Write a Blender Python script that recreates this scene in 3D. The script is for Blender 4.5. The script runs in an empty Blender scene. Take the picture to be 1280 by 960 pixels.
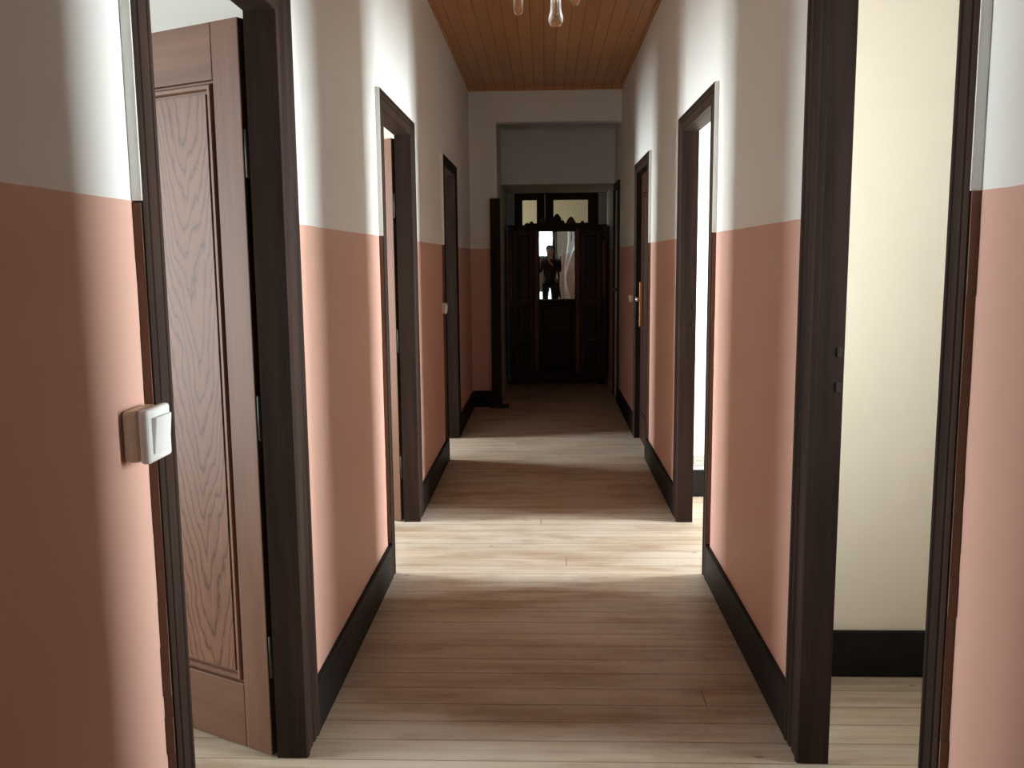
import bpy, bmesh, math, random
from mathutils import Vector, Matrix
random.seed(7)
S = bpy.context.scene
COL = S.collection

# ------------------------------------------------------------------ dimensions (metres)
EYE = 1.5
LX, RX = -0.747, 0.7645            # corridor wall faces
LB, RB = -0.820, 0.8375            # room side of the corridor walls
CEIL = 3.178
PAINT = 1.612                      # top of the pink paint
BASE_H = 0.168
DOORS_Y = [(1.655, 2.719), (4.140, 5.240), (6.670, 7.725)]   # outer casing edges
WN, WF, WH = 0.083, 0.150, 0.083   # casing widths: near post, far post, head
HEAD = 2.18                        # opening height
END = 9.25                         # end of the corridor
VL = -0.475                        # passage wall
BACK = -7.0
RD = 3.5                           # outer walls of the side rooms

# ------------------------------------------------------------------ materials
def new_mat(name):
    m = bpy.data.materials.new(name); m.use_nodes = True
    nt = m.node_tree; nt.nodes.clear()
    out = nt.nodes.new('ShaderNodeOutputMaterial')
    b = nt.nodes.new('ShaderNodeBsdfPrincipled')
    nt.links.new(b.outputs[0], out.inputs[0])
    return m, nt, b

def N(nt, t, **kw):
    n = nt.nodes.new(t)
    for k, v in kw.items():
        if k.startswith('i_'):
            key = k[2:]
            n.inputs[int(key) if key.isdigit() else key].default_value = v
        else:
            setattr(n, k, v)
    return n

def mix(nt, fac, a, b, blend='MIX'):
    n = nt.nodes.new('ShaderNodeMix'); n.data_type = 'RGBA'; n.blend_type = blend
    for sock, v in ((n.inputs[0], fac), (n.inputs[6], a), (n.inputs[7], b)):
        if hasattr(v, 'is_output'): nt.links.new(v, sock)
        elif isinstance(v, (int, float)): sock.default_value = v
        else: sock.default_value = (*v, 1) if len(v) == 3 else v
    return n.outputs[2]

def ramp(nt, fac, stops):
    n = nt.nodes.new('ShaderNodeValToRGB')
    while len(n.color_ramp.elements) < len(stops): n.color_ramp.elements.new(0.5)
    for e, (p, c) in zip(n.color_ramp.elements, stops):
        e.position = p; e.color = (*c, 1) if not isinstance(c, (int, float)) else (c, c, c, 1)
    nt.links.new(fac, n.inputs[0])
    return n.outputs[0]

def coords(nt, scale=(1, 1, 1), kind='Object', rot=(0, 0, 0)):
    tc = N(nt, 'ShaderNodeTexCoord'); mp = N(nt, 'ShaderNodeMapping')
    mp.inputs['Scale'].default_value = scale; mp.inputs['Rotation'].default_value = rot
    nt.links.new(tc.outputs[kind], mp.inputs[0])
    return mp.outputs[0]

def world_pos(nt):
    return N(nt, 'ShaderNodeNewGeometry').outputs['Position']

def noise(nt, vec, scale, detail=4, rough=0.55, out='Fac'):
    n = N(nt, 'ShaderNodeTexNoise'); n.inputs['Scale'].default_value = scale
    n.inputs['Detail'].default_value = detail; n.inputs['Roughness'].default_value = rough
    nt.links.new(vec, n.inputs['Vector'])
    return n.outputs[out]

def scaled(nt, vec, s):
    m = N(nt, 'ShaderNodeVectorMath', operation='MULTIPLY'); m.inputs[1].default_value = s
    nt.links.new(vec, m.inputs[0]); return m.outputs[0]

def bump(nt, b, h, strength=0.2, dist=0.002):
    n = N(nt, 'ShaderNodeBump'); n.inputs['Strength'].default_value = strength
    n.inputs['Distance'].default_value = dist
    nt.links.new(h, n.inputs['Height']); nt.links.new(n.outputs[0], b.inputs['Normal'])

def plaster(name, col, rough=0.75, spec=0.25):
    m, nt, b = new_mat(name)
    p = world_pos(nt)
    n1 = noise(nt, p, 1.7, 3); n2 = noise(nt, p, 60, 2)
    c = mix(nt, n1, tuple(x * 0.95 for x in col), tuple(min(1, x * 1.04) for x in col))
    nt.links.new(c, b.inputs['Base Color'])
    b.inputs['Roughness'].default_value = rough; b.inputs['Specular IOR Level'].default_value = spec
    bump(nt, b, n2, 0.12, 0.001)
    return m

def two_tone(name, white, pink):
    m, nt, b = new_mat(name)
    p = world_pos(nt)
    sep = N(nt, 'ShaderNodeSeparateXYZ'); nt.links.new(p, sep.inputs[0])
    wob = noise(nt, p, 5, 2)
    wv = N(nt, 'ShaderNodeMath', operation='MULTIPLY_ADD'); wv.inputs[1].default_value = 0.006; wv.inputs[2].default_value = -0.003
    nt.links.new(wob, wv.inputs[0])
    z = N(nt, 'ShaderNodeMath', operation='ADD'); nt.links.new(sep.outputs[2], z.inputs[0]); nt.links.new(wv.outputs[0], z.inputs[1])
    gt = N(nt, 'ShaderNodeMath', operation='GREATER_THAN'); gt.inputs[1].default_value = PAINT
    nt.links.new(z.outputs[0], gt.inputs[0])
    n1 = noise(nt, p, 1.9, 4)
    cw = mix(nt, n1, tuple(x * 0.96 for x in white), tuple(min(1, x * 1.03) for x in white))
    cp = mix(nt, n1, tuple(x * 0.94 for x in pink), tuple(x * 1.05 for x in pink))
    nt.links.new(mix(nt, gt.outputs[0], cp, cw), b.inputs['Base Color'])
    b.inputs['Roughness'].default_value = 0.62; b.inputs['Specular IOR Level'].default_value = 0.3
    bump(nt, b, noise(nt, p, 70, 2), 0.1, 0.001)
    return m

def wood(name, dark, light, rough=0.4, spec=0.5, axis=2, scale=1.0, coat=0.0, kind='Object', contrast=1.0):
    m, nt, b = new_mat(name)
    sc = [14 * scale] * 3; sc[axis] = 0.9 * scale
    v = coords(nt, tuple(sc), kind)
    n1 = noise(nt, v, 1.0, 6, 0.6)
    sc2 = [90 * scale] * 3; sc2[axis] = 3 * scale
    n2 = noise(nt, coords(nt, tuple(sc2), kind), 1.0, 3)
    f = ramp(nt, n1, [(0.5 - 0.2 / contrast, 0), (0.5 + 0.2 / contrast, 1)])
    c = mix(nt, f, dark, light)
    c = mix(nt, 0.35, c, mix(nt, n2, (0.55, 0.55, 0.55), (1.25, 1.25, 1.25)), 'MULTIPLY')
    nt.links.new(c, b.inputs['Base Color'])
    b.inputs['Roughness'].default_value = rough; b.inputs['Specular IOR Level'].default_value = spec
    b.inputs['Coat Weight'].default_value = coat; b.inputs['Coat Roughness'].default_value = 0.2
    bump(nt, b, n2, 0.15, 0.0012)
    return m

def oak(name, dark, mid, light):
    """varnished oak with cathedral figure running up z; centre of the figure in the middle of the panel"""
    m, nt, b = new_mat(name)
    v = coords(nt, (1, 1, 1))
    warp = noise(nt, scaled(nt, v, (3, 3, 0.9)), 2.4, 4, 0.55, 'Color')
    wv = N(nt, 'ShaderNodeVectorMath', operation='SUBTRACT'); wv.inputs[1].default_value = (.5, .5, .5); nt.links.new(warp, wv.inputs[0])
    ws = scaled(nt, wv.outputs[0], (0.09, 0.09, 0.55))
    ad = N(nt, 'ShaderNodeVectorMath', operation='ADD'); nt.links.new(v, ad.inputs[0]); nt.links.new(ws, ad.inputs[1])
    sep = N(nt, 'ShaderNodeSeparateXYZ'); nt.links.new(ad.outputs[0], sep.inputs[0])
    # parabola arches: height + k * (distance from the figure's centre line)
    off = N(nt, 'ShaderNodeMath', operation='ADD'); off.inputs[1].default_value = -0.235; nt.links.new(sep.outputs[0], off.inputs[0])
    ab = N(nt, 'ShaderNodeMath', operation='ABSOLUTE'); nt.links.new(off.outputs[0], ab.inputs[0])
    pw = N(nt, 'ShaderNodeMath', operation='POWER'); pw.inputs[1].default_value = 1.25; nt.links.new(ab.outputs[0], pw.inputs[0])
    k = N(nt, 'ShaderNodeMath', operation='MULTIPLY_ADD'); k.inputs[1].default_value = -7.0; nt.links.new(pw.outputs[0], k.inputs[0]); nt.links.new(sep.outputs[2], k.inputs[2])
    fr = N(nt, 'ShaderNodeMath', operation='MULTIPLY'); fr.inputs[1].default_value = 9.0; nt.links.new(k.outputs[0], fr.inputs[0])
    sn = N(nt, 'ShaderNodeMath', operation='FRACT'); nt.links.new(fr.outputs[0], sn.inputs[0])
    line = ramp(nt, sn.outputs[0], [(0.0, 0.75), (0.2, 0.15), (0.7, 0.0), (0.95, 0.35), (1.0, 0.75)])
    fine = noise(nt, scaled(nt, v, (150, 150, 5)), 1.0, 4)
    blot = noise(nt, scaled(nt, v, (6, 6, 1.5)), 1.0, 3)
    c = mix(nt, blot, mid, light)
    c = mix(nt, line, c, dark)
    c = mix(nt, 0.5, c, mix(nt, fine, (0.6, 0.58, 0.55), (1.25, 1.25, 1.25)), 'MULTIPLY')
    nt.links.new(c, b.inputs['Base Color'])
    b.inputs['Roughness'].default_value = 0.5; b.inputs['Specular IOR Level'].default_value = 0.2
    bump(nt, b, fine, 0.15, 0.001)
    return m

def floor_mat():
    m, nt, b = new_mat('old_pine_boards')
    p = world_pos(nt)
    br = N(nt, 'ShaderNodeTexBrick')
    br.offset = 0.0; br.squash = 1.0
    br.inputs['Scale'].default_value = 1.0
    br.inputs['Brick Width'].default_value = 5.3; br.inputs['Row Height'].default_value = 0.118
    br.inputs['Mortar Size'].default_value = 0.0028; br.inputs['Mortar Smooth'].default_value = 0.15
    br.inputs['Color1'].default_value = (0, 0, 0, 1); br.inputs['Color2'].default_value = (1, 1, 1, 1)
    br.inputs['Mortar'].default_value = (0.5, 0.5, 0.5, 1)
    off = N(nt, 'ShaderNodeVectorMath', operation='ADD'); off.inputs[1].default_value = (0.55, 0.03, 0)
    nt.links.new(p, off.inputs[0])
    sp = N(nt, 'ShaderNodeSeparateXYZ'); nt.links.new(off.outputs[0], sp.inputs[0])
    rw = N(nt, 'ShaderNodeMath', operation='DIVIDE'); rw.inputs[1].default_value = 0.118; nt.links.new(sp.outputs[1], rw.inputs[0])
    fl = N(nt, 'ShaderNodeMath', operation='FLOOR'); nt.links.new(rw.outputs[0], fl.inputs[0])
    wn = N(nt, 'ShaderNodeTexWhiteNoise', noise_dimensions='1D'); nt.links.new(fl.outputs[0], wn.inputs['W'])
    sx = N(nt, 'ShaderNodeMath', operation='MULTIPLY_ADD'); sx.inputs[1].default_value = 5.3; nt.links.new(wn.outputs[0], sx.inputs[0]); nt.links.new(sp.outputs[0], sx.inputs[2])
    cb = N(nt, 'ShaderNodeCombineXYZ'); nt.links.new(sx.outputs[0], cb.inputs[0]); nt.links.new(sp.outputs[1], cb.inputs[1])
    nt.links.new(cb.outputs[0], br.inputs['Vector'])
    # board tone varies per board
    rowoff = N(nt, 'ShaderNodeVectorMath', operation='MULTIPLY_ADD')
    rowoff.inputs[1].default_value = (3, 3, 3); nt.links.new(br.outputs['Color'], rowoff.inputs[0]); nt.links.new(scaled(nt, p, (1.6, 26, 1)), rowoff.inputs[2])
    g1 = noise(nt, rowoff.outputs[0], 1.0, 6, 0.62)
    g2 = noise(nt, scaled(nt, p, (7, 130, 1)), 1.0, 3)
    blot = noise(nt, scaled(nt, p, (1.1, 2.0, 1)), 1.3, 4, 0.6)
    base = mix(nt, ramp(nt, g1, [(0.3, 0), (0.7, 1)]), (0.36, 0.265, 0.18), (0.54, 0.445, 0.345))
    base = mix(nt, 0.5, base, mix(nt, br.outputs['Color'], (0.86, 0.84, 0.82), (1.06, 1.06, 1.06)), 'MULTIPLY')
    base = mix(nt, ramp(nt, blot, [(0.42, 0), (0.68, 0.5)]), base, (0.58, 0.52, 0.45))      # grey scrubbed patches
    base = mix(nt, ramp(nt, noise(nt, scaled(nt, p, (1.4, 5, 1)), 1.1, 5, 0.65), [(0.50, 0), (0.70, 0.7)]), base, (0.26, 0.155, 0.088))  # brown worn streaks
    base = mix(nt, 0.25, base, mix(nt, g2, (0.6, 0.6, 0.6), (1.3, 1.3, 1.3)), 'MULTIPLY')
    # knots and nail marks
    vo = N(nt, 'ShaderNodeTexVoronoi'); vo.inputs['Scale'].default_value = 1.0
    nt.links.new(scaled(nt, p, (3.3, 7.5, 1)), vo.inputs['Vector'])
    kn = ramp(nt, vo.outputs['Distance'], [(0.025, 0.8), (0.07, 0.0)])
    base = mix(nt, kn, base, (0.11, 0.06, 0.035))
    # gaps between the boards
    base = mix(nt, mix(nt, 0.7, (0, 0, 0), br.outputs['Fac']), base, (0.16, 0.10, 0.065))
    nt.links.new(base, b.inputs['Base Color'])
    b.inputs['Roughness'].default_value = 0.58; b.inputs['Specular IOR Level'].default_value = 0.35
    inv = N(nt, 'ShaderNodeMath', operation='MULTIPLY_ADD'); inv.inputs[1].default_value = -1; inv.inputs[2].default_value = 1
    nt.links.new(br.outputs['Fac'], inv.inputs[0])
    bump(nt, b, inv.outputs[0], 0.5, 0.003)
    return m

def ceiling_mat():
    m, nt, b = new_mat('varnished_ceiling_boards')
    p = world_pos(nt)
    br = N(nt, 'ShaderNodeTexBrick'); br.offset = 0.41
    br.inputs['Scale'].default_value = 1.0; br.inputs['Brick Width'].default_value = 4.0; br.inputs['Row Height'].default_value = 0.095
    br.inputs['Mortar Size'].default_value = 0.003; br.inputs['Mortar Smooth'].default_value = 0.3
    br.inputs['Color1'].default_value = (0, 0, 0, 1); br.inputs['Color2'].default_value = (1, 1, 1, 1); br.inputs['Mortar'].default_value = (.4, .4, .4, 1)
    sw = N(nt, 'ShaderNodeMapping'); sw.inputs['Rotation'].default_value = (0, 0, math.pi / 2)
    nt.links.new(p, sw.inputs[0]); nt.links.new(sw.outputs[0], br.inputs['Vector'])
    g = noise(nt, scaled(nt, p, (30, 1.2, 1)), 1.0, 5)
    c = mix(nt, g, (0.42, 0.175, 0.062), (0.62, 0.30, 0.115))
    c = mix(nt, 0.55, c, mix(nt, br.outputs['Color'], (0.82, 0.80, 0.78), (1.1, 1.08, 1.06)), 'MULTIPLY')
    c = mix(nt, br.outputs['Fac'], c, (0.17, 0.065, 0.025))
    nt.links.new(c, b.inputs['Base Color'])
    b.inputs['Roughness'].default_value = 0.36; b.inputs['Specular IOR Level'].default_value = 0.5
    inv = N(nt, 'ShaderNodeMath', operation='MULTIPLY_ADD'); inv.inputs[1].default_value = -1; inv.inputs[2].default_value = 1
    nt.links.new(br.outputs['Fac'], inv.inputs[0]); bump(nt, b, inv.outputs[0], 0.5, 0.003)
    return m

def simple(name, col, rough=0.5, metal=0.0, spec=0.5, vary=0.06):
    m, nt, b = new_mat(name)
    n = noise(nt, coords(nt), 18, 3)
    nt.links.new(mix(nt, n, tuple(x * (1 - vary) for x in col), tuple(min(1, x * (1 + vary)) for x in col)), b.inputs['Base Color'])
    b.inputs['Roughness'].default_value = rough; b.inputs['Metallic'].default_value = metal
    b.inputs['Specular IOR Level'].default_value = spec
    return m

def glass(name, tint=(1, 1, 1), rough=0.02):
    m, nt, b = new_mat(name)
    b.inputs['Base Color'].default_value = (*tint, 1); b.inputs['Transmission Weight'].default_value = 1
    b.inputs['Roughness'].default_value = rough; b.inputs['IOR'].default_value = 1.45
    return m

def pane_mat(name):
    m, nt, b = new_mat(name)
    tr = N(nt, 'ShaderNodeBsdfTransparent'); tr.inputs[0].default_value = (0.93, 0.95, 0.93, 1)
    gl = N(nt, 'ShaderNodeBsdfGlossy'); gl.inputs['Roughness'].default_value = 0.03
    fr = N(nt, 'ShaderNodeFresnel'); fr.inputs[0].default_value = 1.45
    mx = N(nt, 'ShaderNodeMixShader')
    nt.links.new(fr.outputs[0], mx.inputs[0]); nt.links.new(tr.outputs[0], mx.inputs[1]); nt.links.new(gl.outputs[0], mx.inputs[2])
    out = [n for n in nt.nodes if n.type == 'OUTPUT_MATERIAL'][0]
    nt.links.new(mx.outputs[0], out.inputs[0])
    return m

WHITE = (0.80, 0.785, 0.745)
PINK = (0.64, 0.372, 0.290)
ROOM = (0.66, 0.63, 0.57)
M = dict(
    paint=two_tone('two_tone_wall_paint', WHITE, PINK),
    white=plaster('white_plaster', WHITE), room=plaster('room_plaster', ROOM),
    roomceil=wood('brown_room_ceiling_boards', (0.16, 0.075, 0.035), (0.26, 0.13, 0.06), 0.5, 0.3, axis=1),
    cream=plaster('cream_plaster', (0.78, 0.695, 0.565)),
    grey=plaster('grey_plaster', (0.70, 0.70, 0.68)),
    greyframe=simple('grey_frame_paint', (0.36, 0.355, 0.345), 0.5),
    olive=plaster('pale_olive_plaster', (0.60, 0.56, 0.40)),
    floor=floor_mat(), ceil=ceiling_mat(),
    casing=wood('dark_brown_frame_wood', (0.013, 0.0068, 0.0045), (0.040, 0.0215, 0.015), 0.58, 0.10),
    raw=wood('worn_brown_wood_edge', (0.10, 0.05, 0.032), (0.2, 0.11, 0.07), 0.6, 0.3),
    base=wood('black_brown_skirting', (0.009, 0.0075, 0.007), (0.016, 0.013, 0.012), 0.55, 0.12, axis=1),
    leaf=wood('varnished_oak_rails', (0.105, 0.047, 0.027), (0.175, 0.085, 0.053), 0.5, 0.16),
    railx=wood('varnished_oak_cross_rails', (0.105, 0.047, 0.027), (0.175, 0.085, 0.053), 0.5, 0.16, axis=0),
    leafdark=wood('dark_brown_leaf_edge', (0.04, 0.023, 0.016), (0.08, 0.048, 0.034), 0.5, 0.2),
    oak=oak('figured_oak_panel', (0.036, 0.013, 0.006), (0.125, 0.053, 0.030), (0.205, 0.095, 0.057)),
    deep=wood('deep_brown_door_wood', (0.020, 0.009, 0.006), (0.050, 0.023, 0.014), 0.5, 0.12),
    ward=wood('wardrobe_walnut', (0.030, 0.011, 0.006), (0.075, 0.029, 0.015), 0.42, 0.14),
    wardpanel=wood('wardrobe_panel_walnut', (0.022, 0.009, 0.005), (0.050, 0.020, 0.011), 0.42, 0.14),
    wardpost=wood('wardrobe_reddish_moulding', (0.14, 0.052, 0.026), (0.25, 0.10, 0.048), 0.42, 0.15),
    plastic=simple('white_switch_plastic', (0.82, 0.82, 0.79), 0.3, vary=0.02),
    plasticside=simple('beige_shade_plastic', (0.62, 0.52, 0.40), 0.4),  # shade on the side of the switch box put into its colour
    darkplastic=simple('black_socket_holes', (0.02, 0.02, 0.02), 0.5),
    brass=simple('orange_brass', (0.48, 0.22, 0.085), 0.42, 0.3),
    steel=simple('worn_steel', (0.62, 0.6, 0.57), 0.25, 1.0),
    iron=simple('blackened_iron', (0.03, 0.025, 0.022), 0.45, 0.5),
    mirror=simple('mirror_silver', (0.86, 0.88, 0.86), 0.012, 1.0, vary=0.0),
    glass=glass('clear_bulb_glass'), frost=glass('frosted_amber_glass', (1.0, 0.9, 0.75), 0.25),
    pane=pane_mat('window_pane_glass'),
    skin=simple('skin', (0.56, 0.34, 0.25), 0.55), hair=simple('dark_hair', (0.02, 0.015, 0.012), 0.6),
    jacket=simple('dark_jacket_cloth', (0.022, 0.022, 0.026), 0.85), jeans=simple('dark_trouser_cloth', (0.03, 0.033, 0.045), 0.85),
    shoe=simple('grey_shoe_leather', (0.08, 0.075, 0.07), 0.5), phone=simple('black_phone_shell', (0.015, 0.015, 0.017), 0.25),
)

# ------------------------------------------------------------------ geometry helpers
def box(bm, x0, x1, y0, y1, z0, z1, mi=0):
    vs = [bm.verts.new((x, y, z)) for x in (min(x0, x1), max(x0, x1)) for y in (min(y0, y1), max(y0, y1)) for z in (min(z0, z1), max(z0, z1))]
    for f in ((0, 1, 3, 2), (4, 6, 7, 5), (0, 4, 5, 1), (2, 3, 7, 6), (0, 2, 6, 4), (1, 5, 7, 3)):
        fc = bm.faces.new([vs[i] for i in f]); fc.material_index = mi

def lathe(bm, prof, c=(0, 0, 0), axis='z', n=24, caps=True):
    rings = []
    for r, h in prof:
        ring = []
        for i in range(n):
            a = 2 * math.pi * i / n; u, v = r * math.cos(a), r * math.sin(a)
            p = {'z': (u, v, h), 'y': (u, h, v), 'x': (h, u, v)}[axis]
            ring.append(bm.verts.new((c[0] + p[0], c[1] + p[1], c[2] + p[2])))
        rings.append(ring)
    for a, b in zip(rings, rings[1:]):
        for i in range(n):
            f = bm.faces.new((a[i], a[(i + 1) % n], b[(i + 1) % n], b[i])); f.smooth = True
    if caps:
        bm.faces.new(rings[0]); bm.faces.new(rings[-1])

def tube(bm, pts, r, n=10):
    pts = [Vector(p) for p in pts]; rings = []
    for i, p in enumerate(pts):
        t = (pts[min(i + 1, len(pts) - 1)] - pts[max(i - 1, 0)]).normalized()
        u = t.orthogonal().normalized() if i == 0 else (u - t * u.dot(t)).normalized()
        w = t.cross(u); rr = r[i] if isinstance(r, (list, tuple)) else r
        rings.append([bm.verts.new(p + (u * math.cos(2 * math.pi * k / n) + w * math.sin(2 * math.pi * k / n)) * rr) for k in range(n)])
    for a, b in zip(rings, rings[1:]):
        for i in range(n):
            f = bm.faces.new((a[i], a[(i + 1) % n], b[(i + 1) % n], b[i])); f.smooth = True
    bm.faces.new(rings[0]); bm.faces.new(rings[-1])

def obj(name, bm, mats, parent=None, loc=(0, 0, 0), rotz=0.0, bevel=0.0, seg=2, shift=None):
    bmesh.ops.recalc_face_normals(bm, faces=bm.faces)
    if shift is not None: bmesh.ops.translate(bm, verts=bm.verts, vec=Vector(shift))
    me = bpy.data.meshes.new(name); bm.to_mesh(me); bm.free()
    for m in (mats if isinstance(mats, (list, tuple)) else [mats]): me.materials.append(m)
    o = bpy.data.objects.new(name, me); COL.objects.link(o)
    o.location = loc; o.rotation_euler = (0, 0, rotz)
    if parent is not None: o.parent = parent
    if bevel > 0:
        b = o.modifiers.new('bevel', 'BEVEL'); b.width = bevel; b.segments = seg; b.limit_method = 'ANGLE'; b.angle_limit = math.radians(40)
    return o

def empty(name, loc=(0, 0, 0), rotz=0.0):
    o = bpy.data.objects.new(name, None); COL.objects.link(o); o.location = loc; o.rotation_euler = (0, 0, rotz)
    o.empty_display_size = 0.1
    return o

def tag(o, label, cat, kind=None, group=None):
    o['label'] = label; o['category'] = cat
    if kind: o['kind'] = kind
    if group: o['group'] = group
    return o

def structure(name, bm, mats, label, cat, bevel=0.0):
    return tag(obj(name, bm, mats, bevel=bevel), label, cat, 'structure')

# ------------------------------------------------------------------ floor and ceilings
bm = bmesh.new(); box(bm, -RD - .3, RD + .3, BACK - 0.3, 16.2, -0.12, 0)
structure('floor', bm, M['floor'], 'worn pale pine boards laid across the corridor', 'floor')
bm = bmesh.new(); box(bm, LX, RX, BACK, END, CEIL, CEIL + 0.06)
structure('ceiling', bm, M['ceil'], 'orange brown varnished boards over the corridor', 'ceiling')
bm = bmesh.new()
box(bm, -RD - .3, LX, BACK - 0.3, 16.2, CEIL, CEIL + 0.08)
box(bm, RX, RD + .3, BACK - 0.3, 16.2, CEIL, CEIL + 0.08)
box(bm, LX, RX, END, 16.2, CEIL, CEIL + 0.08)
box(bm, LX, RX, BACK - 0.3, BACK, CEIL, CEIL + 0.08)
structure('ceiling_rooms', bm, M['roomceil'], 'brown boarded ceiling over the side rooms', 'ceiling')
# narrow wooden cornice strip where the boards meet the far wall and the long walls
bm = bmesh.new(); box(bm, LX, RX, END - 0.025, END, CEIL - 0.035, CEIL)
structure('trim_1', bm, M['ceil'], 'thin reddish wooden cornice strip across the far end of ceiling', 'cornice')
for nm, x0, x1, lb in (('trim_2', LX, LX + 0.018, 'thin wooden cornice strip above the wall with the light switch'),
                       ('trim_3', RX - 0.018, RX, 'thin wooden cornice strip above the wall with the closed door')):
    bm = bmesh.new(); box(bm, x0, x1, BACK, END - 0.026, CEIL - 0.02, CEIL)
    structure(nm, bm, M['ceil'], lb, 'cornice')

# ------------------------------------------------------------------ corridor walls
def holes():
    return [(a + WN - 0.03, b - WF + 0.03, HEAD + 0.03) for a, b in DOORS_Y]
R4 = (9.50, 10.04, 2.24)

def long_wall(name, xf, xb, hs, y0, y1, label):
    """xf: corridor face (two-tone paint, slot 0); the rest is white plaster (slot 1)"""
    bm = bmesh.new(); y = y0
    def seg(a, b, z0, z1):
        n0 = len(bm.faces); box(bm, xf, xb, a, b, z0, z1, 1)
        bm.faces.ensure_lookup_table()
        for f in bm.faces[n0:]:
            if all(abs(v.co.x - xf) < 1e-6 for v in f.verts): f.material_index = 0
    for a, b, h in hs:
        seg(y, a, 0, CEIL); seg(a, b, h, CEIL); y = b
    seg(y, y1, 0, CEIL)
    return structure(name, bm, [M['paint'], M['white']], label, 'wall')
long_wall('wall_left', LX, LB, holes(), BACK, END, 'corridor wall with light switch, white above and salmon pink below')
long_wall('wall_right', RX, RB, holes() + [R4], BACK, 11.62, 'corridor wall with closed door and brass plate, white above salmon pink')

# end of the corridor: pier beside the passage, header over it
def face_paint(bm, test, mi):
    bm.normal_update()
    for f in bm.faces:
        if test(f): f.material_index = mi
bm = bmesh.new(); box(bm, LB, VL, END, 11.62, 0, CEIL, 1)
face_paint(bm, lambda f: all(abs(v.co.y - END) < 1e-6 for v in f.verts), 0)
structure('wall_end', bm, [M['paint'], M['grey']], 'wall pier facing the camera beside the dark passage at the far end', 'wall')
bm = bmesh.new(); box(bm, VL, RX, END, END + 0.16, 2.845, CEIL)
structure('wall_header', bm, M['white'], 'cream wall header spanning above the far passage opening', 'wall')
bm = bmesh.new(); box(bm, VL, RX, 10.1, 11.62, 2.31, CEIL)
structure('wall_back', bm, M['grey'], 'grey wall above the wardrobe niche at the far end', 'wall')

# far end behind the camera
bm = bmesh.new()
box(bm, LB, -0.50, BACK - 0.2, BACK, 0, CEIL); box(bm, 0.42, RB, BACK - 0.2, BACK, 0, CEIL); box(bm, -0.50, 0.42, BACK - 0.2, BACK, 2.62, CEIL)
structure('wall_front', bm, M['grey'], 'wall around the glazed entrance door at the opposite end of corridor', 'wall')

# rooms either side: outer walls with window holes, and partitions
WINS = {  # side: list of (y0, y1, z0, z1)
    -1: [(1.65, 2.66, 0.35, 2.5), (4.3, 5.2, 0.35, 2.5), (6.75, 7.75, 0.35, 2.5)],
    1: [(1.45, 2.36, 0.75, 2.6), (4.2, 5.05, 0.35, 2.5)],
}
def outer_wall(name, s, label):
    bm = bmesh.new(); xi, xo = s * RD, s * (RD + .3); y = BACK - 0.3
    for a, b, z0, z1 in WINS[s]:
        box(bm, xi, xo, y, a, 0, CEIL); box(bm, xi, xo, a, b, 0, z0); box(bm, xi, xo, a, b, z1, CEIL); y = b
    box(bm, xi, xo, y, 16.2, 0, CEIL)
    structure(name, bm, M['room'], label, 'wall')
outer_wall('wall_west', -1, 'outer wall with windows of the rooms on the light switch side')
outer_wall('wall_east', 1, 'outer wall with windows of the rooms on the brass plate side')
PARTS = [(-0.7, -0.6), (3.161, 3.262), (5.675, 5.775), (9.25, 9.35)]
PL = {-1: ['plain wall closing the first room on the light switch side', 'plain wall behind the ajar oak door leaf', 'plain wall between the second and third rooms on the light switch side', 'plain wall closing the third room on the light switch side'],
      1: ['plain wall closing the first room on the brass plate side', 'cream room wall with black skirting seen through the nearest open doorway', 'bright white room wall with socket seen through the second open doorway', 'plain wall closing the room behind the closed door']}
k = 0
for s in (-1, 1):
    for i, (a, b) in enumerate(PARTS):
        bm = bmesh.new(); xi = LB if s < 0 else RB
        box(bm, xi, s * RD, a, b, 0, CEIL)
        k += 1
        structure('wall_partition_%d' % k, bm, M['cream'] if (s > 0 and i == 1) else M['white'] if i == 2 or i == 1 else M['room'], PL[s][i], 'wall')
# room skirtings seen through the doorways
for nm, s, y, lb in (('baseboard_room_1', 1, 3.161, 'tall black skirting board on the cream room wall in nearest doorway'),
                     ('baseboard_room_2', 1, 5.675, 'black skirting board on the bright white wall in second doorway'),
                     ('baseboard_room_3', -1, 3.161, 'black skirting board in the room behind the ajar oak leaf'),
                     ('baseboard_room_4', -1, 5.675, 'black skirting board in the second room on the light switch side')):
    bm = bmesh.new(); box(bm, (LB if s < 0 else RB) + s * 0.002, s * (RD - .01), y - 0.018, y, 0, 0.172)
    structure(nm, bm, M['base'], lb, 'baseboard', 0.004)

# corridor skirtings, one run between each pair of doors
def skirt(n, x0, x1, y0, y1, lb):
    bm = bmesh.new(); box(bm, x0, x1, y0, y1, 0, BASE_H)
    structure('baseboard_%d' % n, bm, M['base'], lb, 'baseboard', 0.005)
T = 0.02
names_s = {-1: 'light switch', 1: 'brass plate'}
n = 0
for s, xf in ((-1, LX), (1, RX)):
    ys = [(BACK, DOORS_Y[0][0] - 0.002), (DOORS_Y[0][1] + .002, DOORS_Y[1][0] - .002), (DOORS_Y[1][1] + .002, DOORS_Y[2][0] - .002), (DOORS_Y[2][1] + .002, END if s < 0 else R4[0] - 0.09)]
    lbs = ['black skirting on the %s side before the nearest doorway', 'black skirting on the %s side between the first and second doorways', 'black skirting on the %s side between the second and third doorways', 'short black skirting on the %s side beyond the third doorway']
    for (a, b), lb in zip(ys, lbs):
        n += 1; skirt(n, xf, xf - s * T, a, b, lb % names_s[s])
n += 1; skirt(n, LX + T + .001, -0.55, END - 0.02, END, 'black skirting across the foot of the far pier')

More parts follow.
